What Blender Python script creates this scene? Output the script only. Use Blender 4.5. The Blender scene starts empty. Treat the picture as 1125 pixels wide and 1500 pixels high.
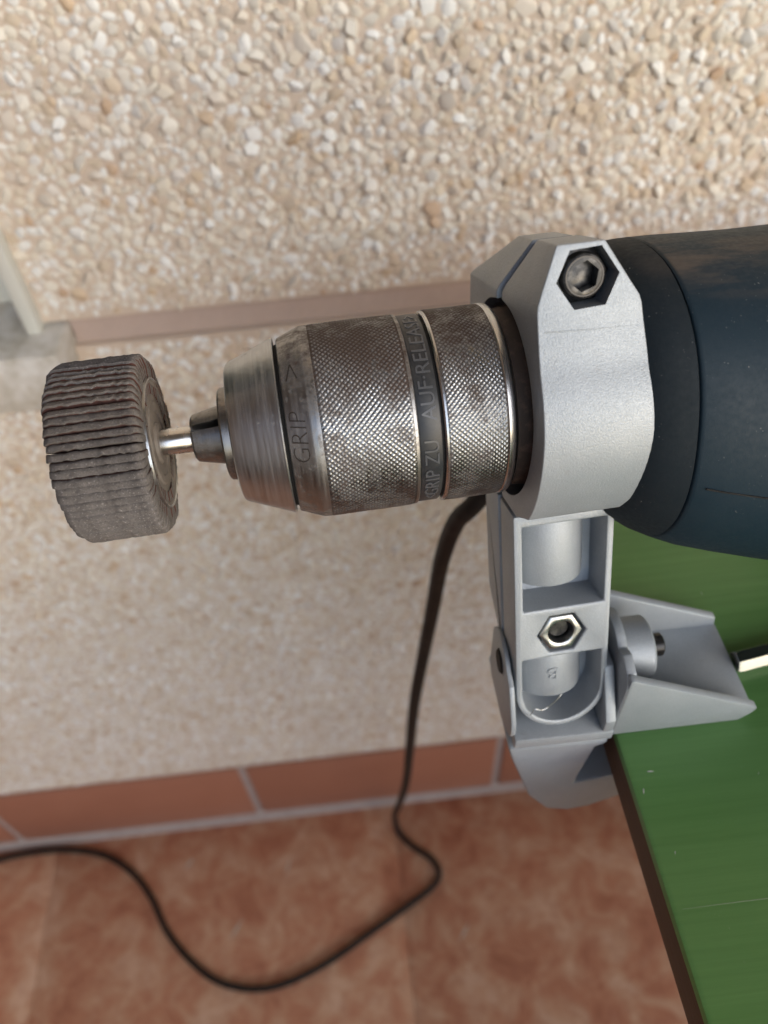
import bpy, bmesh, math, random
import numpy as np
from mathutils import Vector, Matrix
random.seed(7); rng = np.random.default_rng(7)
S = bpy.context.scene
COL = S.collection

# ------------------------------------------------------------------ camera
cam_d = bpy.data.cameras.new('camera'); cam = bpy.data.objects.new('camera', cam_d); COL.objects.link(cam)
RW = Matrix(((0.99382946, -0.10683667, 0.02981488), (-0.09995036, -0.74604463, 0.65835199), (-0.0480929, -0.65726961, -0.75211949)))
cx, cy, cz = RW @ Vector((1, 0, 0)), RW @ Vector((0, -1, 0)), RW @ Vector((0, 0, -1))
CAM = Vector((0, 0, 1.0))
cam.matrix_world = Matrix(((cx.x, cy.x, cz.x, CAM.x), (cx.y, cy.y, cz.y, CAM.y), (cx.z, cy.z, cz.z, CAM.z), (0, 0, 0, 1)))
cam_d.sensor_fit = 'VERTICAL'; cam_d.sensor_height = 48.0; cam_d.lens = 48.0 * 1126 / 1500
cam_d.clip_start = 0.005; cam_d.clip_end = 500
cam_d.dof.use_dof = True; cam_d.dof.focus_distance = 0.166; cam_d.dof.aperture_fstop = 17
S.camera = cam

# ------------------------------------------------------------------ sky, sun, exposure
SUN_DIR = Vector((0.55, -0.72, 0.42)).normalized()          # towards the sun: out of the open side of the terrace
w = bpy.data.worlds.new('World'); S.world = w; w.use_nodes = True
wn = w.node_tree.nodes; wl_ = w.node_tree.links
sky = wn.new('ShaderNodeTexSky'); sky.sky_type = 'NISHITA'; sky.sun_disc = False
sky.sun_elevation = math.asin(SUN_DIR.z); sky.sun_rotation = math.atan2(SUN_DIR.x, SUN_DIR.y)
sky.air_density = 1.0; sky.dust_density = 1.0; sky.ozone_density = 1.2
wl_.new(sky.outputs[0], wn['Background'].inputs[0]); wn['Background'].inputs[1].default_value = 0.15
sun_d = bpy.data.lights.new('sun', 'SUN'); sun_d.energy = 0.95; sun_d.angle = math.radians(65); sun_d.color = (1.0, 0.99, 0.975)
sun = bpy.data.objects.new('sun', sun_d); COL.objects.link(sun)
sun.rotation_euler = SUN_DIR.to_track_quat('Z', 'Y').to_euler(); sun.location = (2, -3, 3)
S.view_settings.view_transform = 'Standard'; S.view_settings.look = 'None'
S.view_settings.gamma = 1.0; S.view_settings.use_curve_mapping = False
S.view_settings.exposure = 0.76
S.render.engine = 'CYCLES'; S.cycles.use_denoising = True
S.cycles.max_bounces = 6; S.cycles.caustics_reflective = False; S.cycles.caustics_refractive = False

# ------------------------------------------------------------------ materials
def mat(name, base=(.5, .5, .5), rough=.5, metal=0.0, spec=.5):
    m = bpy.data.materials.new(name); m.use_nodes = True
    b = m.node_tree.nodes['Principled BSDF']
    b.inputs['Base Color'].default_value = (*base, 1); b.inputs['Roughness'].default_value = rough
    b.inputs['Metallic'].default_value = metal; b.inputs['Specular IOR Level'].default_value = spec
    return m
class NT:
    def __init__(s, m): s.m = m; s.t = m.node_tree; s.n = s.t.nodes; s.l = s.t.links; s.b = s.n['Principled BSDF']; s._c = None
    def co(s):
        if not s._c: s._c = s.n.new('ShaderNodeTexCoord')
        return s._c.outputs['Object']
    def mapping(s, scale):
        k = s.n.new('ShaderNodeMapping'); k.inputs['Scale'].default_value = scale; s.l.new(s.co(), k.inputs[0]); return k.outputs[0]
    def noise(s, scale, detail=4, rough=.6, vec=None, dist=0.0):
        k = s.n.new('ShaderNodeTexNoise'); k.inputs['Scale'].default_value = scale; k.inputs['Detail'].default_value = detail
        k.inputs['Roughness'].default_value = rough; k.inputs['Distortion'].default_value = dist
        s.l.new(vec or s.co(), k.inputs['Vector']); return k.outputs['Fac']
    def ramp(s, fac, stops, interp='LINEAR'):
        k = s.n.new('ShaderNodeValToRGB'); e = k.color_ramp.elements; k.color_ramp.interpolation = interp
        while len(e) < len(stops): e.new(.5)
        for i, (p, c) in enumerate(stops):
            e[i].position = p; e[i].color = (*c, 1) if len(c) == 3 else c
        s.l.new(fac, k.inputs[0]); return k.outputs[0]
    def step(s, fac, lo, hi):
        k = s.n.new('ShaderNodeMapRange'); k.inputs['From Min'].default_value = lo; k.inputs['From Max'].default_value = hi
        s.l.new(fac, k.inputs['Value']); return k.outputs[0]
    def mul(s, a, b, op='MULTIPLY'):
        k = s.n.new('ShaderNodeMath'); k.operation = op
        for i, v in enumerate((a, b)):
            if isinstance(v, (int, float)): k.inputs[i].default_value = v
            else: s.l.new(v, k.inputs[i])
        return k.outputs[0]
    def mix(s, fac, a, b):
        k = s.n.new('ShaderNodeMix'); k.data_type = 'RGBA'
        if isinstance(fac, (int, float)): k.inputs[0].default_value = fac
        else: s.l.new(fac, k.inputs[0])
        for i, v in ((6, a), (7, b)):
            if isinstance(v, tuple): k.inputs[i].default_value = (*v, 1)
            else: s.l.new(v, k.inputs[i])
        return k.outputs[2]
    def attr(s, name):
        k = s.n.new('ShaderNodeAttribute'); k.attribute_name = name; return k.outputs['Fac']
    def to(s, sock, v): s.l.new(v, s.b.inputs[sock]); return s
    def bump(s, h, strength, dist):
        k = s.n.new('ShaderNodeBump'); k.inputs['Strength'].default_value = strength; k.inputs['Distance'].default_value = dist
        s.l.new(h, k.inputs['Height']); s.l.new(k.outputs[0], s.b.inputs['Normal']); return s

# cast aluminium with a sprayed silver coat
m_alu = mat('cast_aluminium', (.47, .48, .49), .45, .35)
q = NT(m_alu); fine = q.noise(2600, 2, .6); big = q.noise(60, 3)
alu = q.mix(q.step(big, .35, .7), (.325, .355, .385), (.38, .41, .44))
grime = q.mul(q.step(q.noise(210, 6, .75), .60, .74), .35)
alu = q.mix(grime, alu, (.20, .19, .18))
scr = q.step(q.noise(1, 2, .5, vec=q.mapping((2600, 130, 2600)), dist=.4), .71, .76)
spk = q.noise(3200, 2, .8); alu = q.mix(q.mul(q.step(spk, .52, .75), .3), alu, (.60, .64, .68)); alu = q.mix(q.mul(q.step(spk, .44, .25), .22), alu, (.22, .24, .26))
alu = q.mix(q.mul(scr, .35), alu, (.62, .64, .66)); q.to('Base Color', alu)
q.to('Roughness', q.ramp(fine, [(.3, (.42,) * 3), (.7, (.60,) * 3)])); q.bump(fine, .55, .00016)

def steel(name, base, rough, rust_lo, rust_hi, rust_col=(.058, .034, .024), streak=(1400, 60, 60), tip=False, topside=0.0):
    m = mat(name, base, rough, 1.0); k = NT(m)
    r1 = k.noise(95, 6, .7, dist=.6); r2 = k.noise(900, 3, .7)
    amt = k.mul(r1, k.mul(r2, .45), 'ADD')
    if topside:                                  # brown amount rises towards the upper side
        sp = k.n.new('ShaderNodeSeparateXYZ'); k.l.new(k.co(), sp.inputs[0]); amt = k.mul(amt, k.mul(k.step(sp.outputs['Y'], .006, .017), topside), 'ADD')
    rust = k.step(amt, rust_lo, rust_hi)
    st = k.noise(1, 3, .6, vec=k.mapping(streak))
    col = k.mix(k.step(st, .3, .75), tuple(c * .84 for c in base), tuple(min(1, c * 1.12) for c in base))
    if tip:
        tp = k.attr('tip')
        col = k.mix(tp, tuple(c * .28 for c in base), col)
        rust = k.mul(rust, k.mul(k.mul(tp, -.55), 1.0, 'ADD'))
    col = k.mix(rust, col, rust_col); k.to('Base Color', col)
    k.to('Metallic', k.mul(k.mul(rust, -.75), 1.0, 'ADD'))
    k.to('Roughness', k.mul(k.mul(rust, .35), k.ramp(st, [(.25, (rough - .08,) * 3), (.8, (rough + .12,) * 3)]), 'ADD'))
    k.bump(r2, .25, .00008); return m
m_nose = steel('worn_nose_steel', (.54, .55, .56), .36, .88, 1.10)
m_sleeve = steel('sleeve_steel', (.36, .35, .34), .38, .74, 1.0, topside=.12)
m_knurl = steel('knurled_steel', (.50, .51, .52), .34, .70, .90, tip=True, topside=.17)
m_edge = steel('polished_edge_steel', (.58, .58, .58), .28, .95, 1.2)
m_jaw = steel('jaw_steel', (.30, .285, .27), .36, .72, 1.0)
m_shank = mat('bright_shank_steel', (.66, .65, .63), .2, 1.0)
q = NT(m_shank); st = q.noise(1, 3, .6, vec=q.mapping((300, 250, 250))); q.to('Roughness', q.ramp(st, [(.3, (.2,) * 3), (.8, (.34,) * 3)]))
m_zinc = mat('zinc_plated_steel', (.62, .62, .58), .3, 1.0)
q = NT(m_zinc); q.to('Base Color', q.mix(q.step(q.noise(300, 4), .4, .7), (.56, .57, .57), (.33, .335, .33))); q.bump(q.noise(1500, 2), .3, .0001)
m_blackbolt = mat('black_oxide_steel', (.035, .034, .034), .33, .7)
q = NT(m_blackbolt); q.to('Base Color', q.mix(q.step(q.noise(420, 5), .45, .75), (.03, .03, .031), (.13, .125, .12)))
m_rim = mat('rubbed_black_steel', (.07, .067, .065), .45, .8)
m_key = mat('plated_key_steel', (.72, .72, .70), .22, 1.0)
m_gap = mat('dark_gap', (.012, .011, .01), .8)
m_neck = mat('dusty_black_neck', (.03, .024, .02), .75)
q = NT(m_neck); q.to('Base Color', q.mix(q.step(q.noise(260, 6, .75), .5, .8), (.06, .04, .03), (.17, .11, .078)))
m_ring = mat('black_plastic_ring', (.028, .03, .034), .42)
q = NT(m_ring); q.to('Base Color', q.mix(q.step(q.noise(180, 5, .7), .45, .75), (.022, .024, .028), (.06, .058, .055)))
m_letter = mat('embossed_letter', (.085, .088, .095), .32)
m_engrave = mat('engraved_letter', (.05, .04, .034), .6, .5)
def dusty(name, base, rough, amount, smear=.5):
    m = mat(name, base, rough, spec=.3); k = NT(m)
    sp = k.n.new('ShaderNodeTexVoronoi'); sp.inputs['Scale'].default_value = 1150; k.l.new(k.co(), sp.inputs['Vector'])
    rare = k.mul(k.step(k.noise(300, 4, .8), .54, .70), k.step(k.noise(45, 3, .6), .40, .62))
    spk = k.mul(k.step(sp.outputs['Distance'], .20, .09), rare)
    film = k.step(k.noise(70, 6, .7), .42, .85)
    c = k.mix(k.mul(film, amount), base, (.17, .165, .155))
    geo = k.n.new('ShaderNodeNewGeometry'); sx = k.n.new('ShaderNodeSeparateXYZ'); k.l.new(geo.outputs['Normal'], sx.inputs[0])
    up = k.mul(k.step(sx.outputs['Z'], .93, .995), k.step(k.noise(1, 4, .7, vec=k.mapping((30, 110, 110))), .42, .62))
    c = k.mix(k.mul(up, smear), c, (.16, .12, .09))
    c = k.mix(spk, c, (.42, .41, .39)); k.to('Base Color', c)
    k.to('Roughness', k.ramp(k.noise(900, 2), [(.3, (rough - .06,) * 3), (.8, (rough + .12,) * 3)])); k.bump(k.noise(1800, 2), .25, .0001)
    return m
m_navy = dusty('navy_plastic', (.007, .022, .036), .58, .05)
m_black = dusty('black_rubber', (.0075, .0145, .021), .7, .04, .12)
m_cable = mat('black_rubber_cable', (.012, .010, .009), .6, spec=.3)
q = NT(m_cable); q.to('Base Color', q.mix(q.step(q.noise(140, 5, .7), .5, .8), (.011, .009, .008), (.035, .028, .024)))
# table paint and raw edge
m_green = mat('green_paint', (.06, .16, .045), .38)
q = NT(m_green)
gr = q.noise(1, 5, .65, vec=q.mapping((14, 420, 60))); bl = q.noise(18, 4, .6)
c = q.mix(q.step(gr, .3, .75), (.11, .265, .07), (.145, .32, .095)); c = q.mix(q.mul(q.step(bl, .4, .8), .35), c, (.15, .28, .12))
dust = q.mul(q.step(q.noise(900, 3, .8), .67, .74), q.step(q.noise(30, 3), .45, .6))
c = q.mix(q.mul(dust, .55), c, (.4, .42, .36)); q.to('Base Color', c)
q.to('Roughness', q.ramp(bl, [(.3, (.32,) * 3), (.75, (.5,) * 3)])); q.bump(gr, .18, .0004)
m_raw = mat('raw_board_edge', (.11, .06, .032), .7)
q = NT(m_raw); gr = q.noise(1, 5, .7, vec=q.mapping((300, 12, 700))); q.to('Base Color', q.mix(gr, (.055, .03, .017), (.15, .085, .05))); q.bump(gr, .4, .0008)
m_scratch = mat('paint_scratch', (.34, .42, .28), .6)
m_chip = mat('pale_dust_fleck', (.55, .56, .5), .7)
# wall
m_mortar = mat('pink_mortar', (.44, .31, .23), .9)
q = NT(m_mortar); n1 = q.noise(40, 6, .7); n2 = q.noise(600, 4, .7)
q.to('Base Color', q.mix(n1, (.60, .485, .38), (.73, .61, .50))); q.bump(n2, .7, .0012)
PAL = [(0, (.60, .48, .35)), (.07, (.70, .60, .47)), (.18, (.76, .70, .595)), (.34, (.78, .73, .64)), (.50, (.70, .62, .53)), (.60, (.79, .745, .665)),
       (.70, (.83, .81, .76)), (.86, (.86, .86, .84)), (.93, (.74, .70, .655)), (.98, (.64, .49, .33)), (1.0, (.52, .35, .23))]
def pebble_mat(name, indiv):
    m = mat(name, (.6, .5, .4), .62); k = NT(m)
    if indiv:
        o = k.n.new('ShaderNodeObjectInfo'); f = o.outputs['Random']; geo = k.n.new('ShaderNodeNewGeometry'); vec = geo.outputs['Position']
    else:
        f = k.attr('rnd'); vec = None
    base = k.ramp(f, PAL); nz = k.noise(420, 4, .7, vec=vec); nb = k.noise(9, 3, .6, vec=vec)
    c = k.mix(k.mul(k.step(nz, .45, .85), .3), base, (.60, .52, .41))
    c = k.mix(k.mul(k.step(nb, .42, .7), .25), c, (.60, .515, .41)); k.to('Base Color', c); k.bump(nz, .3, .0006); return m
m_peb = pebble_mat('pebble_stone', False); m_peb1 = pebble_mat('pebble_stone_single', True)
m_plaster = mat('pink_plaster_band', (.47, .34, .27), .85)
q = NT(m_plaster); q.to('Base Color', q.mix(q.noise(25, 6, .7), (.44, .335, .28), (.58, .46, .40))); q.bump(q.noise(220, 5), .4, .0015)
m_grout = mat('grey_grout', (.30, .24, .22), .9)
q = NT(m_grout); q.to('Base Color', q.mix(q.noise(60, 5), (.34, .28, .255), (.47, .40, .37))); q.bump(q.noise(400, 4), .5, .001)
m_skirt = mat('plain_terracotta', (.26, .10, .055), .5)
q = NT(m_skirt); q.to('Base Color', q.mix(q.noise(14, 5, .6), (.33, .135, .082), (.41, .185, .118)))
m_tile = mat('mottled_terracotta', (.28, .13, .07), .42)
q = NT(m_tile); gp = q.n.new('ShaderNodeNewGeometry').outputs['Position']; a_ = q.noise(20, 9, .72, vec=gp, dist=.5); b_ = q.noise(55, 6, .7, vec=gp)
c = q.ramp(a_, [(.35, (.38, .15, .085)), (.45, (.50, .23, .135)), (.53, (.56, .32, .20)), (.65, (.66, .44, .31))])
q.to('Base Color', q.mix(q.mul(q.step(b_, .45, .8), .5), c, (.38, .16, .10))); q.to('Roughness', q.ramp(b_, [(.3, (.34,) * 3), (.8, (.55,) * 3)]))
m_stone = mat('pale_cement', (.40, .37, .31), .9)
q = NT(m_stone); q.to('Base Color', q.ramp(q.noise(38, 6, .75), [(.34, (.34, .29, .22)), (.46, (.52, .485, .42)), (.54, (.60, .57, .52)), (.68, (.74, .73, .70))])); q.bump(q.noise(300, 5), .5, .0015)
m_frame = mat('white_frame_paint', (.66, .66, .60), .5)
m_glass = mat('dark_window_glass', (.03, .04, .035), .08)
m_white = mat('terrace_paint', (.34, .33, .32), .9); m_blocker = mat('dark_blocker', (.13, .095, .08), .9)  # dark one keeps bounce low on the added left slab
# flap wheel
m_flap = mat('worn_abrasive', (.07, .058, .05), .9)
q = NT(m_flap); n1 = q.noise(150, 5, .7); n2 = q.noise(2300, 3, .7)
c = q.mix(q.step(n1, .35, .7), (.09, .079, .073), (.18, .16, .15)); c = q.mix(q.mul(q.step(n2, .58, .72), .7), c, (.40, .37, .35)); c = q.mix(q.mul(q.step(n2, .42, .30), .6), c, (.03, .025, .022))
q.to('Base Color', c); q.bump(n2, .6, .00022)
m_flap_side = mat('abrasive_cloth_edge', (.05, .022, .016), .95)
q = NT(m_flap_side); q.to('Base Color', q.mix(q.noise(600, 4), (.035, .014, .011), (.12, .048, .035)))
m_hub = mat('grey_hub_resin', (.20, .175, .15), .6)
q = NT(m_hub); q.to('Base Color', q.mix(q.noise(260, 5, .7), (.055, .046, .04), (.26, .225, .195)))

# ------------------------------------------------------------------ builders
MM = 0.001
FR_O = Vector((0.0041001, 0.13202578, 0.88305273))
FR_A = Vector((0.99813304, 0.05963948, -0.01317442)); FR_P = Vector((0.01040012, -0.37851011, -0.92553873)); FR_N = Vector((0.0601853, -0.92367377, 0.37842371))
FRAME = Matrix(((FR_A.x, -FR_P.x, FR_N.x, FR_O.x), (FR_A.y, -FR_P.y, FR_N.y, FR_O.y), (FR_A.z, -FR_P.z, FR_N.z, FR_O.z), (0, 0, 0, 1)))
# local tool frame, millimetres: x along the spindle, u up the post, n towards the open side

def link(name, me, m, parent=None):
    o = bpy.data.objects.new(name, me); COL.objects.link(o)
    if m is not None:
        for k in (m if isinstance(m, (list, tuple)) else [m]): me.materials.append(k)
    if parent: o.parent = parent
    return o
def mesh(name, v, f, m=None, parent=None, smooth=None, mi=None, scale=MM):
    me = bpy.data.meshes.new(name)
    me.from_pydata([tuple(c * scale for c in p) for p in v], [], [tuple(k) for k in f])
    me.validate()
    if mi is not None and len(mi) == len(me.polygons): me.polygons.foreach_set('material_index', mi)
    bm = bmesh.new(); bm.from_mesh(me); bmesh.ops.recalc_face_normals(bm, faces=bm.faces); bm.to_mesh(me); bm.free()
    if smooth is not None:
        me.polygons.foreach_set('use_smooth', [True] * len(me.polygons)); me.set_sharp_from_angle(angle=math.radians(smooth))
    return link(name, me, m, parent)
def thing(name, label=None, cat=None, loc=(0, 0, 0), mw=None, group=None, kind=None):
    o = bpy.data.objects.new(name, None); COL.objects.link(o); o.empty_display_size = .01
    if mw is not None: o.matrix_world = mw
    else: o.location = loc
    return tag(o, label, cat, group, kind)
def tag(o, label=None, cat=None, group=None, kind=None):
    for k, v in (('label', label), ('category', cat), ('group', group), ('kind', kind)):
        if v: o[k] = v
    return o
def lathe_data(prof, seg=96, a0=0.0, a1=None, caps=True, loop=False):
    full = a1 is None; a1 = a0 + 2 * math.pi if full else a1
    ns = seg if full else seg + 1
    v, f = [], []
    for x, r in prof:
        for i in range(ns):
            t = a0 + (a1 - a0) * i / seg; v.append((x, r * math.sin(t), r * math.cos(t)))
    n = len(prof)
    for j in range(n - 1):
        for i in range(seg):
            i2 = (i + 1) % ns if full else i + 1
            f.append((j * ns + i, j * ns + i2, (j + 1) * ns + i2, (j + 1) * ns + i))
    if loop:
        for i in range(seg): f.append(((n - 1) * ns + i, (n - 1) * ns + (i + 1) % ns, (i + 1) % ns, i))
    elif full and caps:
        f.append(tuple(range(ns))[::-1]); f.append(tuple((n - 1) * ns + i for i in range(ns)))
    return v, f
def lathe(name, prof, m, parent, seg=96, smooth=32, loop=False):
    v, f = lathe_data(prof, seg, loop=loop); return mesh(name, v, f, m, parent, smooth)
def prism_data(poly, lo, hi, axis):
    """poly: 2-D outline; axis: which local axis is extruded (0 x,1 u,2 n); remaining axes keep order."""
    def p3(a, b, c): return {0: (c, a, b), 1: (a, c, b), 2: (a, b, c)}[axis]
    n = len(poly); v = [p3(a, b, lo) for a, b in poly] + [p3(a, b, hi) for a, b in poly]
    f = [tuple(range(n))[::-1], tuple(range(n, 2 * n))] + [(i, (i + 1) % n, n + (i + 1) % n, n + i) for i in range(n)]
    return v, f
def bevel(o, wd, seg=3, ang=32):
    b = o.modifiers.new('bevel', 'BEVEL'); b.width = wd * MM; b.segments = seg; b.limit_method = 'ANGLE'; b.angle_limit = math.radians(ang); b.use_clamp_overlap = True
    return bake(o, 40)
def bake(o, smooth=None):
    bpy.context.view_layer.update()
    dg = bpy.context.evaluated_depsgraph_get(); me = bpy.data.meshes.new_from_object(o.evaluated_get(dg), depsgraph=dg)
    me.name = o.data.name; o.modifiers.clear(); o.data = me
    if smooth is not None:
        me.polygons.foreach_set('use_smooth', [True] * len(me.polygons)); me.set_sharp_from_angle(angle=math.radians(smooth))
    return o
def boolean(o, cutters, op='DIFFERENCE'):
    for v, f in cutters:
        c = mesh('cut', v, f); c.matrix_world = o.matrix_world if o.parent is None else o.parent.matrix_world
        b = o.modifiers.new('bool', 'BOOLEAN'); b.operation = op; b.solver = 'EXACT'; b.object = c
        bake(o); bpy.data.objects.remove(c)
    return o
def box_data(x0, x1, y0, y1, z0, z1): return prism_data([(x0, y0), (x1, y0), (x1, y1), (x0, y1)], z0, z1, 2)
def box(name, b, m, parent, bev=0, scale_m=False):
    if scale_m: b = [c * 1000 for c in b]
    v, f = box_data(*b); o = mesh(name, v, f, m, parent)
    if bev: bevel(o, bev, 2)
    return o
def tube(name, pts, rad, m, parent=None, seg=12, sub=6, scale=1.0):
    P = [Vector(p) for p in pts]; fine = []
    for i in range(len(P) - 1):
        p0, p1, p2, p3 = P[max(i - 1, 0)], P[i], P[i + 1], P[min(i + 2, len(P) - 1)]
        for k in range(sub):
            t = k / sub; fine.append(.5 * ((2 * p1) + (p2 - p0) * t + (2 * p0 - 5 * p1 + 4 * p2 - p3) * t * t + (3 * p1 - p0 - 3 * p2 + p3) * t ** 3))
    fine.append(P[-1]); v, f = [], []; up = Vector((.3, .2, .93)); nrm = None
    for i, p in enumerate(fine):
        t = (fine[min(i + 1, len(fine) - 1)] - fine[max(i - 1, 0)]).normalized()
        nrm = (up if nrm is None else nrm); nrm = (nrm - t * nrm.dot(t)).normalized(); b = t.cross(nrm)
        for k in range(seg):
            a = 2 * math.pi * k / seg; v.append(tuple(p + (nrm * math.cos(a) + b * math.sin(a)) * rad))
    for i in range(len(fine) - 1):
        for k in range(seg): f.append((i * seg + k, i * seg + (k + 1) % seg, (i + 1) * seg + (k + 1) % seg, (i + 1) * seg + k))
    f.append(tuple(range(seg))[::-1]); f.append(tuple((len(fine) - 1) * seg + k for k in range(seg)))
    return mesh(name, v, f, m, parent, 60, scale=scale)
def text_mesh(body, size, extrude, thin=0.0):
    c = bpy.data.curves.new('txt', 'FONT'); c.body = body; c.size = size; c.extrude = extrude; c.resolution_u = 3; c.offset = -thin
    o = bpy.data.objects.new('txt', c); COL.objects.link(o); bpy.context.view_layer.update()
    dg = bpy.context.evaluated_depsgraph_get(); me = bpy.data.meshes.new_from_object(o.evaluated_get(dg), depsgraph=dg)
    bpy.data.objects.remove(o); return me
def wrap_text(name, body, size, a_start, x_base, rad, m, parent, stretch=1.0, proud=.05, thin=0.0, a_end=None):
    """letters run upwards round the spindle, their tops towards -x; rad(x) gives the surface radius."""
    me = text_mesh(body, size, .5, thin)
    if a_end is not None: stretch = (a_end - a_start) * rad(x_base) / max(vt.co.x for vt in me.vertices)
    for vt in me.vertices:
        tx, ty, tz = vt.co; x = x_base - ty
        r = rad(x) + (proud if tz > 0 else -.25); a = a_start + tx * stretch / rad(x)
        vt.co = (x * MM, r * math.sin(a) * MM, r * math.cos(a) * MM)
    me.name = name; return link(name, me, m, parent)

# ------------------------------------------------------------------ floor
floor = thing('floor', kind='structure')
box('floor_bed', (-8, 8, -8, .45, -.06, -.004), m_grout, floor, scale_m=True)
TW = .43
v, f = box_data(-TW * 500 + .3, TW * 500 - .3, -TW * 500 + .3, TW * 500 - .3, -8, 0)
t0 = mesh('tile', v, f, m_tile, floor); bevel(t0, .5, 2)
first = True
for i in range(-3, 3):
    for j in range(-3, 1):
        t = t0 if first else t0.copy()
        if not first: COL.objects.link(t); t.parent = floor
        first = False
        t.location = (.001 + TW * (i + .5), .372 - TW * (-j + .5) + .0, random.uniform(-.0004, .0004)); t.rotation_euler = (0, 0, random.choice((0, 1, 2, 3)) * math.pi / 2)
for (xa, ya, xb, yb, wd) in ((-.2077, .235, -.1898, .2608, .0022), (-.2656, .3213, -.2539, .3363, .0025), (-.14, .30, -.133, .322, .002), (.06, .205, .075, .225, .002)):
    d = Vector((xb - xa, yb - ya, 0)); p = Vector((-d.y, d.x, 0)).normalized() * wd * .5; a = Vector((xa, ya, .0016)); b = Vector((xb, yb, .0016)); mid = (a + b) / 2
    mesh('scuff', [a, mid - p, b, mid + p], [(0, 1, 2, 3)], m_chip, floor, scale=1)

# ------------------------------------------------------------------ house wall: mortar slabs, plaster band, pebbles
WY = .3825                       # mortar surface
ZB0, ZB1, ZS, ZT = .7365, .7545, .146, 2.6
wall = thing('pebble_dash_wall', 'pale pebble-dash house wall with a smooth pink horizontal band, behind the drill', 'wall', (0, .385, 0), kind='thing')
def wbox(name, x0, x1, y0, y1, z0, z1, m, bev=0):
    o = box(name, (x0, x1, y0 - .385, y1 - .385, z0, z1), m, wall, bev, scale_m=True); return o
wbox('upper_render', -.1655, 6, WY, .50, ZB1, ZT, m_mortar)
wbox('lower_render', -6, 6, WY, .50, 0.0, ZB0, m_mortar)
wbox('plaster_band', -.1535, 6, WY + .005, .495, ZB0, ZB1, m_plaster)
wbox('left_render', -6, -1.06, WY, .50, ZB0, ZT, m_mortar)

def ico(sub):
    bm = bmesh.new(); bmesh.ops.create_icosphere(bm, subdivisions=sub, radius=1); bm.verts.ensure_lookup_table()
    v = np.array([x.co[:] for x in bm.verts]); f = np.array([[k.index for k in q.verts] for q in bm.faces]); bm.free(); return v, f
def proto(sub, seed):
    r = np.random.default_rng(seed); v, f = ico(sub)
    nrm = r.normal(size=(8, 3)); nrm /= np.linalg.norm(nrm, axis=1)[:, None]; h = r.uniform(.58, .95, 8)
    dd = v @ nrm.T; rad = np.where(dd > .15, h / np.maximum(dd, .15), 9).min(axis=1); v = v * np.minimum(rad, 1.08)[:, None]
    keep = (v[f].mean(axis=1)[:, 1] < .35); f = f[keep]                       # buried back is open
    used = np.unique(f); mp = -np.ones(len(v), int); mp[used] = np.arange(len(used)); return v[used], mp[f]
PR_HI = [proto(2, s) for s in range(12)]; PR_HI = [proto(2, s) for s in range(12)]
PR_LO = [proto(1, 50 + s) for s in range(12)]
# a toroidal patch of densely packed pebbles
PATCH = .27
def pack():
    rad = np.concatenate([rng.uniform(3.6, 4.8, 110), rng.uniform(2.9, 3.7, 480), rng.uniform(2.1, 2.9, 1300), rng.uniform(1.2, 2.1, 3000)]) * MM
    cell = .0095; ng = int(PATCH / cell); cell = PATCH / ng; grid = {}; out = []
    for r in rad:
        for _ in range(14):
            x, z = random.random() * PATCH, random.random() * PATCH; ci, cj = int(x / cell), int(z / cell); ok = True
            for di in (-1, 0, 1):
                for dj in (-1, 0, 1):
                    for (px, pz, pr) in grid.get(((ci + di) % ng, (cj + dj) % ng), ()):
                        dx = abs(px - x); dx = min(dx, PATCH - dx); dz = abs(pz - z); dz = min(dz, PATCH - dz)
                        if dx * dx + dz * dz < (.86 * (pr + r)) ** 2: ok = False; break
                    if not ok: break
                if not ok: break
            if ok:
                grid.setdefault((ci, cj), []).append((x, z, r)); out.append((x, z, r)); break
    return np.array(out)
patch = pack()
allp = []
for i in range(-3, 3):
    for j in range(0, 5):
        a = patch.copy(); a[:, 0] += i * PATCH; a[:, 1] += j * PATCH + .02; allp.append(a)
peb = np.concatenate(allp); peb[:, :2] += rng.uniform(-.0002, .0002, (len(peb), 2))
X, Z, Rr = peb.T
keep = (X > -.64) & (X < .50) & (Z > ZS + .002) & (Z < 1.12) & ~((Z + Rr * .6 > ZB0 - .002) & (Z - Rr * .8 < ZB1)) & ~((X < -.151) & (Z > ZB0 - .025) & (Z < .755)) & ~((X < -.164) & (Z > .75))
peb = peb[keep]; NP = len(peb)
# long and short stones, turned at random in the wall plane
asp = rng.uniform(1.0, 1.55, NP); rot = rng.uniform(0, 2 * math.pi, NP); dep = rng.uniform(.38, .60, NP); sink = rng.uniform(-.02, .30, NP)
near_edge = np.clip((peb[:, 1] - ZB1) / .03, 0, 1); sink += np.where(peb[:, 1] > ZB1, .35 * (1 - near_edge), 0)
rnd = rng.uniform(0, 1, NP); pid = rng.integers(0, 12, NP); tilt = rng.uniform(-.5, .5, (NP, 2))
camv = np.array(RW.transposed())
rel = np.stack([peb[:, 0], np.full(NP, WY), peb[:, 1] - 1.0], 1) @ camv.T
px, py = rel[:, 0] / rel[:, 2] * 1126, rel[:, 1] / rel[:, 2] * 1126
inview = (abs(px) < 548) & (py > -735) & (py < 0) & ~((px > 130) & (py > -400))
size = np.where(inview, peb[:, 2] / rel[:, 2], 0); order = np.argsort(-size); single = np.zeros(NP, bool); single[order[:300]] = True
def peb_matrix(k):
    s = peb[k, 2] * 1.28; a = asp[k] ** .5
    M = Matrix.Rotation(rot[k], 4, 'Y') @ Matrix.Diagonal((s * a, s * dep[k], s / a, 1)) @ Matrix.Rotation(tilt[k, 0], 4, 'X') @ Matrix.Rotation(tilt[k, 1], 4, 'Z')
    return Matrix.Translation((peb[k, 0], WY + peb[k, 2] * dep[k] * sink[k] - .385, peb[k, 1])) @ M
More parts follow.
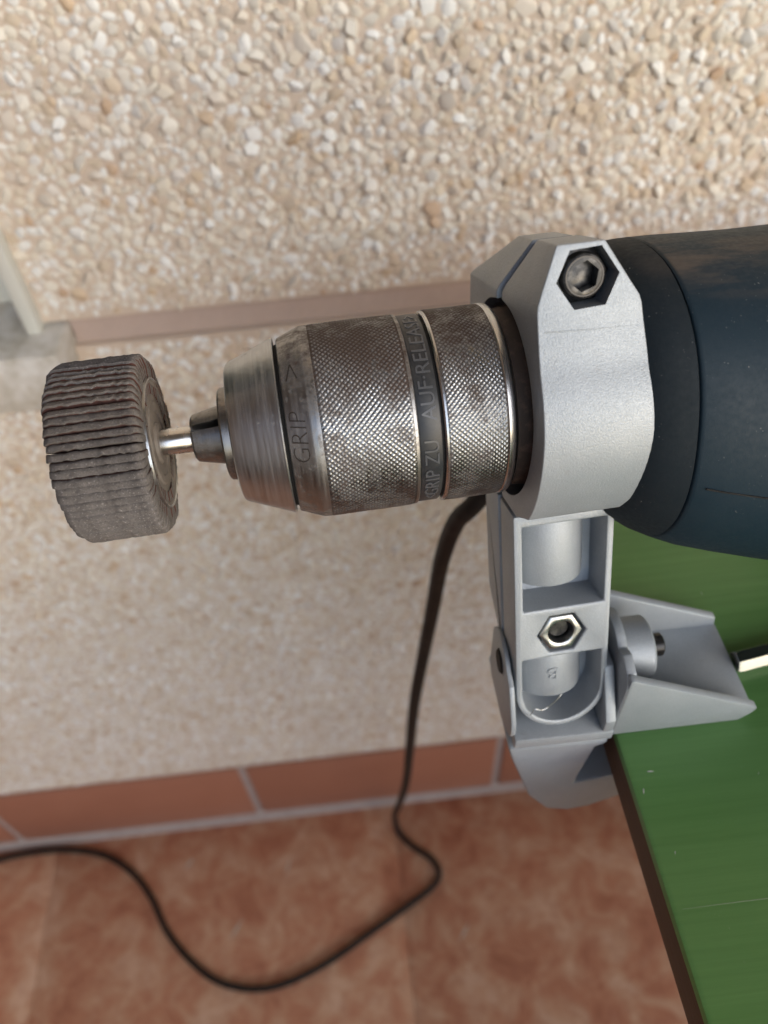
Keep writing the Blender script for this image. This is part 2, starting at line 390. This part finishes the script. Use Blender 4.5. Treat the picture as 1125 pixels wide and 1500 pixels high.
protos_me = []
for (v, f) in PR_LO:
    me = bpy.data.meshes.new('pebble'); me.from_pydata(v.tolist(), [], f.tolist()); me.polygons.foreach_set('use_smooth', [True] * len(f)); me.set_sharp_from_angle(angle=math.radians(42)); me.materials.append(m_peb1); protos_me.append(me)
for k in np.where(single)[0]:
    o = bpy.data.objects.new('pebble', protos_me[pid[k]]); COL.objects.link(o); o.parent = wall; o.matrix_local = peb_matrix(k)
def stuff(name, idx, protos):
    V, F, A, nv = [], [], [], 0
    for k in idx:
        v, f = protos[pid[k]]; M = np.array(peb_matrix(k)); V.append(v @ M[:3, :3].T + M[:3, 3]); F.append(f + nv); A.append(np.full(len(v), rnd[k], np.float32)); nv += len(v)
    V = np.concatenate(V); F = np.concatenate(F); A = np.concatenate(A)
    me = bpy.data.meshes.new(name); me.vertices.add(len(V)); me.vertices.foreach_set('co', V.astype(np.float32).ravel())
    me.loops.add(F.size); me.loops.foreach_set('vertex_index', F.ravel().astype(np.int32)); me.polygons.add(len(F))
    me.polygons.foreach_set('loop_start', np.arange(0, F.size, 3, dtype=np.int32)); me.polygons.foreach_set('use_smooth', [True] * len(F)); me.update(); me.set_sharp_from_angle(angle=math.radians(42))
    at = me.attributes.new('rnd', 'FLOAT', 'POINT'); at.data.foreach_set('value', A)
    o = link(name, me, m_peb, wall); o['kind'] = 'stuff'; return o
rest = np.where(~single)[0]
stuff('pebble_mass', rest, PR_LO)

# skirting
skirt = thing('skirting', kind='structure', loc=(0, .38, 0))
box('grout_bed', (-6, 6, .002, .0023, -.003, ZS - .001), m_grout, skirt, scale_m=True)
vv, ff = box_data(-147.5, 147.5, -1.5, 2.4, 9, 145); st0 = mesh('skirting_tile', vv, ff, m_skirt, skirt); bevel(st0, 1.2, 2)
for k, i in enumerate(range(-4, 5)):
    o = st0 if k == 0 else st0.copy()
    if k: COL.objects.link(o); o.parent = skirt
    o.location = (-.0175 + .3045 * i, 0, 0); o.rotation_euler = (0, 0, 0)
fv = [(-2000, -9, -.5), (2000, -9, -.5), (2000, 2.2, 10), (-2000, 2.2, 10), (-2000, 3, -.5), (2000, 3, -.5)]
mesh('grout_fillet', fv, [(0, 1, 2, 3), (3, 2, 5, 4), (0, 4, 5, 1), (0, 3, 4), (1, 5, 2)], m_grout, skirt)

# window at the left
win = thing('window', 'window corner with white frame and pale cement sill, left edge of the wall', 'window', (-.5, .385, .75), kind='thing')
def wnbox(n, x0, x1, y0, y1, z0, z1, m, bev=0): return box(n, (x0 + .5, x1 + .5, y0 - .385, y1 - .385, z0 - .75, z1 - .75), m, win, bev, scale_m=True)
sill = wnbox('sill', -1.06, -.1545, .354, .49, .7145, .752, m_stone, 2.5)
wnbox('frame', -.1735, -.1657, .374, .47, .7525, 1.9, m_frame, 1)
wnbox('frame', -1.04, -.1737, .41, .46, .7525, .775, m_frame, 1)
wnbox('pane', -1.04, -.1737, .43, .436, .7755, 1.9, m_glass)
# terrace ceiling; unseen front and left slabs added to shade the corner
tag(box('ceiling', (-1.8, 6, -1.3, .5, 2.62, 2.75), m_white, None, scale_m=True), kind='structure')
tag(box('added_front_blocker', (-1.5, 6, -1.45, -1.3, 0, .62), m_white, None, scale_m=True), kind='structure')  # unseen, added to hold low light off the lower house wall
tag(box('added_left_blocker', (-1.7, -1.5, -4.5, .38, 0, 2.6), m_blocker, None, scale_m=True), kind='structure')  # unseen, added and kept dark so left-facing sides stay dark

# ------------------------------------------------------------------ table
TZ = .795
table = thing('work_table', 'green painted board table with a raw brown edge, carrying the clamp', 'table', (.5, -.1, 0))
def tb(n, x0, x1, y0, y1, z0, z1, m, bev=0): return box(n, (x0 - .5, x1 - .5, y0 + .1, y1 + .1, z0, z1), m, table, bev, scale_m=True)
top = tb('table_top', .0637, 1.1, -.55, .30, TZ - .0155, TZ, [m_green, m_raw], 1.8)
for p in top.data.polygons: p.material_index = 0 if p.normal.z > .25 else 1
for (x, y) in ((.42, -.48), (.42, .24), (1.03, -.48), (1.03, .24)):
    tb('leg', x - .025, x + .025, y - .025, y + .025, .001, TZ - .0158, m_raw, 2)
tb('apron', .40, 1.05, .222, .24, .69, TZ - .0159, m_raw, 1)
def sliver(name, pts, wd, m, parent, z):
    V, F = [], []
    for i, (x, y) in enumerate(pts):
        a, b = pts[max(i - 1, 0)], pts[min(i + 1, len(pts) - 1)]; d = Vector((b[0] - a[0], b[1] - a[1])).normalized(); ww = wd * (.25 if i in (0, len(pts) - 1) else random.uniform(.6, 1.0))
        V += [(x - d.y * ww, y + d.x * ww, z), (x + d.y * ww, y - d.x * ww, z)]
    for i in range(len(pts) - 1): F.append((2 * i, 2 * i + 1, 2 * i + 3, 2 * i + 2))
    return mesh(name, V, F, m, parent, scale=1)
sliver('scratch', [(.0665 - .5 + t * .012, .0432 + .1 + random.uniform(-.0001, .0001)) for t in range(12)], .00009, m_scratch, table, TZ + .00006)
for (x, y, l) in ((.0665, .072, .0016), (.0700, .0770, .0018), (.0693, .0560, .0010), (.098, .073, .0008), (.1045, .131, .0009)):
    a = random.uniform(0, 3.1); sliver('paint_fleck', [(x - .5 + math.cos(a) * l * k * .5, y + .1 + math.sin(a) * l * k * .5 + random.uniform(-.0001, .0001)) for k in (-1, 0, 1)], l * .14, m_chip, table, TZ + .00007)

# ------------------------------------------------------------------ drill
drill = thing('electric_drill', 'dark navy electric drill with knurled steel chuck and black cable, held in clamp', 'drill', mw=FRAME)
chuck = thing('chuck'); chuck.parent = drill
# nose cone
lathe('nose_cone', [(-30.2, 9.0), (-30.2, 14.6), (-29.9, 15.3), (-29.2, 15.75), (-27, 16.6), (-20.0, 19.35), (-19.35, 19.6), (-19.1, 19.35), (-19.1, 17)], m_nose, chuck)
lathe('nose_ring', [(-32.6, 6.5), (-32.6, 9.9), (-32.2, 10.3), (-30.9, 10.4), (-30.1, 10.3)], m_jaw, chuck, 64)
for k in range(3):
    a0 = math.radians(52 + 120 * k); a1 = a0 + math.radians(104)
    prof = [(-39.3, 3.05), (-39.5, 4.7), (-39.0, 5.3), (-33.0, 6.6), (-31.0, 7.0), (-31.0, 3.05)]
    v, f = lathe_data(prof, 14, a0, a1); n = 15
    f += [tuple(j * n for j in range(len(prof))), tuple(j * n + 14 for j in range(len(prof)))[::-1]]
    f += [((len(prof) - 1) * n + i, (len(prof) - 1) * n + i + 1, i + 1, i) for i in range(14)]
    mesh('jaw', v, f, m_jaw, chuck, 35)
lathe('gap_core', [(-29.4, 12), (-20, 17.6), (-17, 18.6), (6, 20.4), (16, 20.4), (27, 19.5)], m_gap, chuck, 48)
r_ch = lambda x: 19.45 + (x + 18.3) * (21.35 - 19.45) / 5.0
lathe('sleeve', [(-18.3, 17.5), (-18.3, 19.1), (-18.1, 19.4), (-13.5, 21.25), (-13.1, 21.4), (-11.4, 21.45)], m_sleeve, chuck, 128)
def knurl(name, x0, x1, r, m, parent, nc, chamf, px):
    na, nx = nc * 6, int((x1 - x0) / px * 6)
    I, J = np.meshgrid(np.arange(na), np.arange(nx + 1), indexing='xy'); a = I / na * 2 * math.pi; x = x0 + (x1 - x0) * J / nx
    wob = .12 * np.sin(a * 7 + 1) * np.sin(x * .9) ; p1 = a / (2 * math.pi) * nc + x / px + wob * .3; p2 = a / (2 * math.pi) * nc - x / px
    tri = lambda p: 1 - np.abs(2 * (p - np.floor(p)) - 1)
    h = np.clip(np.minimum(tri(p1), tri(p2)) * 1.75 - .10, 0, .95)
    wear = .55 + .45 * np.clip(np.sin(a * 3 + .6) * .6 + np.sin(a * 5 + x * .35) * .5 + .55 + rng.normal(0, .25, a.shape), 0, 1)
    edge = np.clip(np.minimum(x - x0, x1 - x) / .5, 0, 1); hh = h * wear * edge
    rr = r - .26 + .28 * hh + rng.normal(0, .012, a.shape) - chamf(x)
    V = np.stack([x, rr * np.sin(a), rr * np.cos(a)], -1).reshape(-1, 3) * MM
    i, j = np.meshgrid(np.arange(na), np.arange(nx), indexing='xy'); i2 = (i + 1) % na
    F = np.stack([j * na + i, j * na + i2, (j + 1) * na + i2, (j + 1) * na + i], -1).reshape(-1, 4)
    me = bpy.data.meshes.new(name); me.from_pydata(V.tolist(), [], F.tolist())
    bm = bmesh.new(); bm.from_mesh(me); bmesh.ops.recalc_face_normals(bm, faces=bm.faces); bm.to_mesh(me); bm.free()
    me.polygons.foreach_set('use_smooth', [True] * len(me.polygons))
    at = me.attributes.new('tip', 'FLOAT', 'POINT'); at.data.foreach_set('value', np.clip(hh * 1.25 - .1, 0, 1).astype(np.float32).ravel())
    return link(name, me, m, parent)
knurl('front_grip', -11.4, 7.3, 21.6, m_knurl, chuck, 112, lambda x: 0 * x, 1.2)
lathe('grip_rim', [(7.2, 20.9), (7.3, 21.45), (7.9, 21.4), (8.1, 21.2), (8.1, 20)], m_sleeve, chuck, 96)
lathe('release_ring', [(8.2, 20), (8.2, 20.95), (8.4, 21.05), (12.5, 21.05), (12.8, 20.9), (12.8, 20)], m_ring, chuck, 128)
lathe('rear_lip', [(13.5, 20), (13.5, 21.2), (13.8, 21.45), (14.2, 21.5)], m_edge, chuck, 96)
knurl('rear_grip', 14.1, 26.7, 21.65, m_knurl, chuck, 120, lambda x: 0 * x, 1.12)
lathe('rear_edge', [(26.6, 21.35), (26.9, 21.62), (27.9, 21.6), (28.5, 21.35), (29.0, 20.7), (29.2, 19.6), (29.2, 14)], m_edge, chuck, 128)
# lettering
wrap_text('grip_lettering', 'GRIP', 5.0, math.radians(-4), -14.2, r_ch, m_engrave, chuck, 1.05, .02, .12)
wrap_text('arrow_mark', '>', 5.6, math.radians(44), -13.9, r_ch, m_engrave, chuck, 1.5, .02, .10)
wrap_text('ring_lettering', '<GRIP ZU   AUF·RELEASE>', 4.4, math.radians(-52), 12.05, lambda x: 21.05, m_letter, chuck, 1, .16, 0, math.radians(90))
# spindle neck inside the clamp
lathe('spindle_neck', [(28.8, 12), (28.9, 19.8), (34, 20.6), (60, 20.6)], m_neck, drill, 64)
# gear case and motor housing: rounded sections dropping slightly towards the handle
def housing(name, secs, m, seg=72, power=2.25):
    V, F = [], []
    for (x, r, off) in secs:
        for i in range(seg):
            a = 2 * math.pi * i / seg; c, s = math.cos(a), math.sin(a); k = (abs(c) ** power + abs(s) ** power) ** (-1 / power)
            V.append((x, r * k * s - off, r * k * c))
    for j in range(len(secs) - 1):
        for i in range(seg): F.append((j * seg + i, j * seg + (i + 1) % seg, (j + 1) * seg + (i + 1) % seg, (j + 1) * seg + i))
    F.append(tuple(range(seg))[::-1]); F.append(tuple((len(secs) - 1) * seg + i for i in range(seg)))
    return mesh(name, V, F, m, drill, 50)
housing('gear_case', [(49, 21, 0), (50, 26, 0), (52, 29.2, 0.1), (55, 31.4, .5), (58, 32.8, 1.4), (61, 33.7, 2.2), (61.4, 33.2, 2.3), (61.4, 28, 2.3)], m_black)
housing('motor_housing', [(61.5, 28, 2.3), (61.5, 33.55, 2.3), (61.8, 33.85, 2.4), (62.4, 34.1, 2.6), (68, 35.4, 4.0), (76, 36.6, 5.6), (86, 38.0, 7.4), (100, 40, 9.5), (130, 41.5, 10.5), (200, 41, 10), (222, 37, 9), (228, 30, 9), (229, 10, 9)], m_navy)
sv = []
for x, r, off in [(64, 34.75, 3.1), (68, 35.4, 4.0), (76, 36.6, 5.6), (86, 38.0, 7.4), (100, 40, 9.5), (130, 41.5, 10.5)]:
    a = math.radians(-17); k = (abs(math.cos(a)) ** 2.25 + abs(math.sin(a)) ** 2.25) ** (-1 / 2.25); sv.append((x, (r * k + .0) * math.sin(a) - off, (r * k + .0) * math.cos(a)))
tube('seam_line', sv, .22, m_gap, drill, 6, 4, MM)
# handle lying back towards the wall, cable from its end
hv, hf = [], []
hs = [(0, 22, 19), (-30, 20, 17), (-55, 19, 17), (-75, 22, 20), (-80, 18, 16)]
for (n, rx, ru) in hs:
    for i in range(24):
        a = 2 * math.pi * i / 24; hv.append((165 + rx * math.cos(a) - n * .08, -14 + ru * math.sin(a) + n * .3, n - 20))
for j in range(len(hs) - 1):
    for i in range(24): hf.append((j * 24 + i, j * 24 + (i + 1) % 24, (j + 1) * 24 + (i + 1) % 24, (j + 1) * 24 + i))
hf.append(tuple(range(24))[::-1]); hf.append(tuple(96 + i for i in range(24)))
mesh('handle', hv, hf, m_black, drill, 50)
bpy.context.view_layer.update()
CABLE = [(.176, .212, .815), (.172, .232, .806), (.15, .235, .808), (.115, .215, .822), (.09, .19, .835), (.066, .18, .838), (0.041, 0.1764, 0.7997), (0.0346, 0.1821, 0.7819), (0.0313, 0.1934, 0.7451), (0.0296, 0.2037, 0.7008), (0.026, 0.2134, 0.6427), (0.02, 0.2204, 0.5688), (0.0166, 0.237, 0.4635), (0.0134, 0.2656, 0.3289), (0.0066, 0.3084, 0.1666),
         (.0022, .336, .07), (.0011, .347, .022), (.0049, .3346, .0045), (.02, .3161, .0042), (.0407, .2991, .0042), (.0476, .2823, .0042), (.0379, .2678, .0042),
         (.0076, .2507, .0042), (-.0436, .2248, .0042), (-.0928, .2007, .0042), (-.14, .1855, .0042), (-.1786, .1837, .0042), (-.2175, .1953, .0042), (-.2499, .2194, .0042), (-.2803, .2534, .0042), (-.3047, .2959, .0042),
         (-.3333, .3284, .0042), (-.3704, .3514, .0042), (-.4162, .3625, .0042), (-.4609, .364, .0042), (-.5034, .360, .0042), (-.5509, .350, .0042), (-.62, .33, .0042), (-.75, .30, .0042)]
cab = tube('cable', CABLE, .0035, m_cable, None, 12, 6)
cab.parent = drill; cab.matrix_parent_inverse = FRAME.inverted()

# ------------------------------------------------------------------ flap wheel
wheel = thing('flap_wheel', 'worn grey-brown abrasive flap wheel on a bright shank, gripped by the chuck', 'sanding wheel', mw=FRAME @ Matrix.Translation((-46.5 * MM, 0, 0)))
lathe('shank', [(-1, 2.95), (9.4, 2.95), (9.5, 2.9), (13, 2.9)], m_shank, wheel, 48)
lathe('core', [(-19.4, 4), (-19.4, 12), (-1.5, 12), (-1.5, 4)], m_hub, wheel, 48)
lathe('washer', [(-2.0, 3), (-2.0, 14.2), (-.5, 14.3), (-.25, 14.0), (-.35, 13.5), (-.75, 13.1), (-.8, 9.4), (-.45, 9.0), (-.45, 7.4), (-.8, 7.0), (-.8, 4.6), (-.2, 4.2), (-.1, 3)], m_hub, wheel, 72)
lathe('washer_rim', [(-.62, 14.55), (-.1, 14.5), (-.02, 14.25), (-.45, 13.9)], m_zinc, wheel, 72, loop=True)
NF = 66; dA = 2 * math.pi / NF; WL = -19.6
flap_me = []
for s in range(10):
    r_ = np.random.default_rng(90 + s); nx = 46; V, F, MI = [], [], []
    xs = np.linspace(WL, -.55, nx); jag = np.convolve(r_.normal(0, .26, nx + 2), (.25, .5, .25), 'valid'); jag2 = np.convolve(r_.normal(0, .7, nx + 8), np.ones(9) / 9, 'valid'); jag3 = np.convolve(r_.normal(0, .7, nx + 4), np.ones(5) / 5, 'valid')
    lift = r_.uniform(-.2, .2); gap = r_.uniform(.02, .22)
    for i, x in enumerate(xs):
        e = min((x - WL) * .8, (-.55 - x) * 1.5); rnd_c = 2.2 * (1 - math.sqrt(max(0, 1 - (1 - min(e, 2.2) / 2.2) ** 2)))
        top = 19.85 + lift - rnd_c + jag[i] * .35
        da = jag2[i] * .007 + jag[i] * .026; db = jag3[i] * .006 - jag[i] * .016; g = dA * gap
        sec = [(11, dA * .9), (top - 2.4, dA * .97 - g * .2), (top - 1.1, dA - g * .75 + db), (top - .50, dA * .90 - g * .8 + db), (top - .20, dA * .5 + da), (top + .06, dA * .10 + da), (top - .45, dA * .0 + da), (top - 2.4, dA * .03 + da * .5), (11, dA * .1)]
        for (r, t) in sec: V.append((x, r * math.sin(t), r * math.cos(t)))
    n = 9
    for i in range(nx - 1):
        for k in range(n - 1):
            F.append((i * n + k, i * n + k + 1, (i + 1) * n + k + 1, (i + 1) * n + k)); MI.append(0 if 2 <= k <= 5 else 1)
    F.append(tuple(range(n))); F.append(tuple((nx - 1) * n + k for k in range(n))[::-1]); MI += [0, 0]
    me = bpy.data.meshes.new('flap'); me.from_pydata([tuple(c * MM for c in p) for p in V], [], F); me.materials.append(m_flap); me.materials.append(m_flap_side)
    me.polygons.foreach_set('material_index', MI)
    me.polygons.foreach_set('use_smooth', [True] * len(F)); me.set_sharp_from_angle(angle=math.radians(60)); flap_me.append(me)
for k in range(NF):
    o = bpy.data.objects.new('flap', flap_me[random.randrange(10)]); COL.objects.link(o); o.parent = wheel
    o.rotation_euler = (-(k + random.uniform(-.12, .12)) * dA, 0, 0); o.location = (random.uniform(-.25, .2) * MM, 0, 0)

# ------------------------------------------------------------------ drill clamp
stand = thing('drill_clamp', 'silver cast aluminium drill clamp with split collar, screwed to the table edge', 'clamp', mw=FRAME)
def interp(x, pts):
    for (a, b), (c, d) in zip(pts, pts[1:]):
        if a <= x <= c: return b + (d - b) * (x - a) / (c - a) if c > a else b
    return pts[0][1] if x < pts[0][0] else pts[-1][1]
BORE = 22.2
def collar(name, sgn, xl, xr):
    ds = sorted(set([-36, -34, -31, -28, -25.5, -24, -22.5] + [round(-22.2 * math.cos(t * math.pi / 28), 3) for t in range(29)] + [22.8, 24.6]))
    V, F = [], []
    for d in ds:
        inn = 1.1 + (math.sqrt(BORE ** 2 - d * d) if abs(d) < BORE else 0)
        out = interp(d, [(-36, 24.0), (-21, 25.9), (-13, 27.45)]) if d < -13 else math.sqrt(30.4 ** 2 - d * d)
        if d > 21.0: out = interp(d, [(21.0, 21.8), (24.6, 13.0)])
        x0, x1 = interp(d, xl), interp(d, xr)
        for (x, n) in [(x0, inn), (x1, inn), (x1, out), (x0, out)]:
            t = max(0, (-d - 24) / 12); k = (24 - sgn * n) / 46
            V.append((x + 7.5 * k * t, -d - 4.2 * k * t, sgn * n))
    m = 4
    for j in range(len(ds) - 1):
        for k in range(m): F.append((j * m + k, j * m + (k + 1) % m, (j + 1) * m + (k + 1) % m, (j + 1) * m + k))
    F.append(tuple(range(m))); F.append(tuple((len(ds) - 1) * m + k for k in range(m))[::-1])
    o = mesh(name, V, F, m_alu, stand); return bevel(o, 1.1, 4, 34)
fc = collar('front_collar', 1, [(-36, 35.6), (-25, 31.4), (0, 31.2), (24.6, 30.2)], [(-36, 44.8), (-25, 51.8), (-12, 53.2), (2, 54.0), (12, 54.6), (21, 51.2), (24.6, 50.5)])
def hexpts(cx_, cy_, r, rot=0): return [(cx_ + r * math.cos(math.radians(60 * k + rot)), cy_ + r * math.sin(math.radians(60 * k + rot))) for k in range(6)]
BX, BU = 41.4, 29.6
boolean(fc, [prism_data(hexpts(BX, BU, 6.15, 3), 17.5, 30, 2)]); bake(fc, 35)
bc = collar('back_collar', -1, [(-36, 34.9), (-25, 30.8), (0, 30.4), (24.6, 30.2)], [(-36, 43.8), (-25, 51.8), (2, 54.0), (24.6, 50.5)])
tube('parting_ridge', [(32.6, 20.6, 25.83), (42, 20.2, 25.88), (51.2, 19.9, 25.92)], .22, m_alu, stand, 8, 3, MM)
# bolt with socket head in the hex pocket
bolt = thing('clamp_bolt'); bolt.parent = stand
v, f = prism_data(hexpts(BX, BU, 5.85, 3), 17.6, 20.5, 2); bevel(mesh('bolt_flange', v, f, m_blackbolt, bolt), .4, 2)
def zlathe(name, prof, cx_, cu_, m, parent, seg=48, smooth=35, loop=False):
    v, f = lathe_data(prof, seg, loop=loop); v = [(cx_ + p[1], cu_ + p[2], p[0]) for p in v]; return mesh(name, v, f, m, parent, smooth)
head = zlathe('bolt_head', [(18, 4.3), (22.4, 4.3), (22.9, 4.15), (23.1, 3.85), (23.1, 3.0)], BX, BU, m_blackbolt, bolt)
boolean(head, [prism_data(hexpts(BX, BU, 2.95, 20), 19.6, 26, 2)]); bake(head, 35)
zlathe('socket_rim', [(23.0, 3.35), (23.2, 3.45), (23.2, 3.75), (23.0, 3.95)], BX, BU, m_rim, bolt, loop=True)
zlathe('bolt_shaft', [(-1.0, 3.0), (18, 3.0)], BX, BU, m_blackbolt, bolt, 24)
# post: front half with two pockets and the nut seat
cx0, rr0 = 42.0, 12.2
out = [(29.8, -25.2), (54.4, -25.2), (54.2, -78)] + [(cx0 + rr0 * math.cos(t), -78 + rr0 * math.sin(t)) for t in np.linspace(-.12, -math.pi + .12, 22)] + [(29.8, -78)]
v, f = prism_data(out, .6, 12.2, 2); post = mesh('front_post', v, f, m_alu, stand)
v1, f1 = prism_data([(31.9, -28.4), (52.6, -28.4), (52.6, -52.2), (31.9, -52.2)], 1.8, 20, 2)
ci, ri = 42.0, 10.5
low = [(31.5, -67.0), (52.5, -67.0), (52.5, -78)] + [(ci + ri * math.cos(t), -78 + ri * math.sin(t)) for t in np.linspace(-.05, -math.pi + .05, 20)] + [(31.5, -78)]
v2, f2 = prism_data(low, 1.8, 20, 2)
v3, f3 = prism_data(hexpts(41.8, -60.0, 6.4, 0), 7.6, 20, 2)
boolean(post, [(v1, f1), (v2, f2), (v3, f3)]); bevel(post, .55, 2, 30)
def ucyl(name, u0, u1, r, nc, xc):
    V, F = [], []; seg = 40
    for u in (u0, u1):
        for i in range(seg + 1):
            a = math.pi * (i / seg) ; V.append((xc - r * math.cos(a), u, nc + r * math.sin(a)))
    for i in range(seg): F.append((i, i + 1, seg + 2 + i, seg + 1 + i))
    F.append(tuple(range(seg + 1))); F.append(tuple(seg + 1 + i for i in range(seg + 1))[::-1]); F.append((0, seg + 1, 2 * seg + 1, seg))
    o = mesh(name, V, F, m_alu, stand); bevel(o, .35, 2, 50); return o
ucyl('upper_boss', -28.0, -47.2, 9.6, .3, 40.8)
ucyl('lower_boss', -66.0, -82.0, 9.6, .2, 41.0)
me = text_mesh('B', 5.4, .25)
for vt in me.vertices:
    tx, ty, tz = vt.co; x, u = 42.0 - tx, -72.6 - ty; rr = .2 + math.sqrt(max(9.6 ** 2 - (x - 41.0) ** 2, 0)); vt.co = (x * MM, u * MM, (rr + (.32 if tz > 0 else -.3)) * MM)
link('embossed_letter', me, m_alu, stand)
nut = mesh('nut', *prism_data(hexpts(41.6, -59.7, 5.7, 0), 7.7, 12.3, 2), m_zinc, stand)
boolean(nut, [prism_data([(41.6 + 3.25 * math.cos(t), -59.7 + 3.25 * math.sin(t)) for t in np.linspace(0, 2 * math.pi, 28, endpoint=False)], 7, 14, 2)]); bevel(nut, .55, 2, 30)
zlathe('stud', [(-20, 2.95), (9.6, 2.95), (10.1, 2.4)], 41.6, -59.7, m_blackbolt, stand, 32)
# swarf curl on the lower rim
tube('casting_flash', [(33.2, -84.6, 12.8), (34.2, -82.0, 13.6), (36.5, -83.0, 13.2), (39.5, -81.5, 12.9), (42.0, -79.6, 12.2)], .16, m_zinc, stand, 6, 4, MM)
# back half, cut on the slant below
v, f = prism_data([(-25.2, -.6), (-25.2, -13.0), (-58.0, -13.0), (-72, .4), (-72, -.6)][:4] + [(-72.0, -.6)], 29.6, 54.2, 0)
bp = mesh('back_post', v, f, m_alu, stand); bevel(bp, .5, 2, 30)

# table bracket, built square to the table (metres, then brought into the clamp's frame)
INV = FRAME.inverted()
def wmesh(name, v, f, m, bev=.5, smooth=None):
    o = mesh(name, [(INV @ Vector(p)) for p in v], f, m, stand, smooth, scale=1)
    if bev: bevel(o, bev, 2, 30)
    return o
def yz_plate(name, poly, x0, x1, m=None, bev=.5): v, f = prism_data(poly, x0, x1, 0); return wmesh(name, v, f, m or m_alu, bev)
def xz_plate(name, poly, y0, y1, m=None, bev=.5):
    v, f = prism_data([(a, b) for a, b in poly], y0, y1, 1); return wmesh(name, v, f, m or m_alu, bev)
def xcyl(name, x0, x1, y, z, r, m, seg=40, ch=.0006):
    v, f = lathe_data([(x0, r - ch), (x0 + ch, r), (x1 - ch, r), (x1, r - ch)], seg); return wmesh(name, [(p[0], y + p[1], z + p[2]) for p in v], f, m, 0, 35)
PY, PZ = .1045, .8145
arc = [(PY + .0095 * math.cos(t), PZ + .0085 * math.sin(t)) for t in np.linspace(-.1, math.pi - .75, 14)]
cheek = [(.0875, .8100), (.0868, .8060), (.0880, .8025), (.0965, .7965), (.1120, .7955), (.1140, .7990)] + arc[1:] + [(.0935, .8190)]
lc = yz_plate('left_cheek', cheek, .0332, .0346, bev=.35)
xcyl('pivot_ring', .0330, .0340, .1035, .8165, .0047, m_alu)
xcyl('pivot_hole', .0324, .0336, .1032, .8165, .0036, m_gap, 24)
rc = [(.0885, .7955), (.0885, .8210), (.0905, .8245), (.0955, .8262)] + [(PY + .0105 * math.cos(t), PZ + .0125 * math.sin(t)) for t in np.linspace(2.2, .1, 10)] + [(.118, .80), (.118, .7955)]
yz_plate('right_cheek', rc, .0622, .0648, bev=.4)
yz_plate('fork_plate', [(.0868, .8065), (.0868, .8010), (.094, .7975), (.110, .7975), (.110, .815), (.101, .8195), (.0965, .8195)], .0588, .0616, bev=.4)
xcyl('pivot_boss', .0647, .0738, PY, .8132, .0088, m_alu, 48)
xcyl('bolt_tip', .0735, .0782, PY, .8136, .0032, m_blackbolt, 24, .0004)
xz_plate('base_plate', [(.0630, .7953), (.1028, .7953), (.1028, .7980), (.0630, .7980)], .0905, .1180, bev=.35)
xz_plate('front_flange', [(.0625, .7952), (.0985, .7952), (.1015, .7990), (.1022, .8015), (.0995, .8036), (.0635, .8250), (.0625, .8250)], .0882, .0906, bev=.5)
xz_plate('back_flange', [(.0630, .7952), (.1015, .7952), (.1028, .7975), (.1020, .8015), (.0640, .8215), (.0630, .8215)], .1178, .1202, bev=.5)
xz_plate('cross_ledge', [(.0348, .7965), (.0622, .7960), (.0622, .8005), (.0348, .8015)], .0868, .0985, bev=.6)
xz_plate('lower_jaw', [(.0335, .7955), (.0618, .7950), (.0618, .7920), (.0588, .7905), (.0560, .7650), (.0668, .7680), (.0980, .7720), (.1010, .7690), (.1010, .7600), (.0760, .7520), (.0640, .7440), (.0565, .7425), (.0495, .7460), (.0425, .7590), (.0350, .7880)], .0872, .1180, bev=1.2)
def zc(name, x, y, z0, z1, r, m, seg=24):
    v, f = lathe_data([(z0, r - .0004), (z0 + .0004, r), (z1 - .0004, r), (z1, r - .0004)], seg); return wmesh(name, [(x + p[1], y + p[2], p[0]) for p in v], f, m, 0, 35)
zc('clamp_screw', .0800, .1020, .742, .7755, .0040, m_blackbolt)
zc('screw_pad', .0800, .1020, .7755, .7790, .0095, m_blackbolt, 32)
zc('screw_knob', .0800, .1020, .738, .7455, .0072, m_blackbolt, 8)

# ------------------------------------------------------------------ hex key on the table
key = thing('hex_key', 'bright steel hexagonal key lying on the green table at right', 'hex key', (.1036, .1046, TZ + .0029))
kv, kf = [], []
kp = [Vector((0, 0, 0)), Vector((.0003, 0, 0)), Vector((.07, .0105, 0)), Vector((.0745, .0095, 0)), Vector((.0775, .006, 0)), Vector((.0800, -.016, 0))]
for i, p in enumerate(kp):
    t = (kp[min(i + 1, len(kp) - 1)] - kp[max(i - 1, 0)]).normalized(); s = Vector((t.y, -t.x, 0)); r = .0031 if i == 0 else .0033
    for k in range(6):
        a = math.radians(60 * k); q_ = p + s * r * math.cos(a) + Vector((0, 0, r * math.sin(a))); kv.append(tuple(q_))
for i in range(len(kp) - 1):
    for k in range(6): kf.append((i * 6 + k, i * 6 + (k + 1) % 6, (i + 1) * 6 + (k + 1) % 6, (i + 1) * 6 + k))
kf.append((5, 4, 3, 2, 1, 0)); kf.append(tuple(30 + k for k in range(6)))
mesh('key_bar', kv, kf, m_key, key, scale=1)
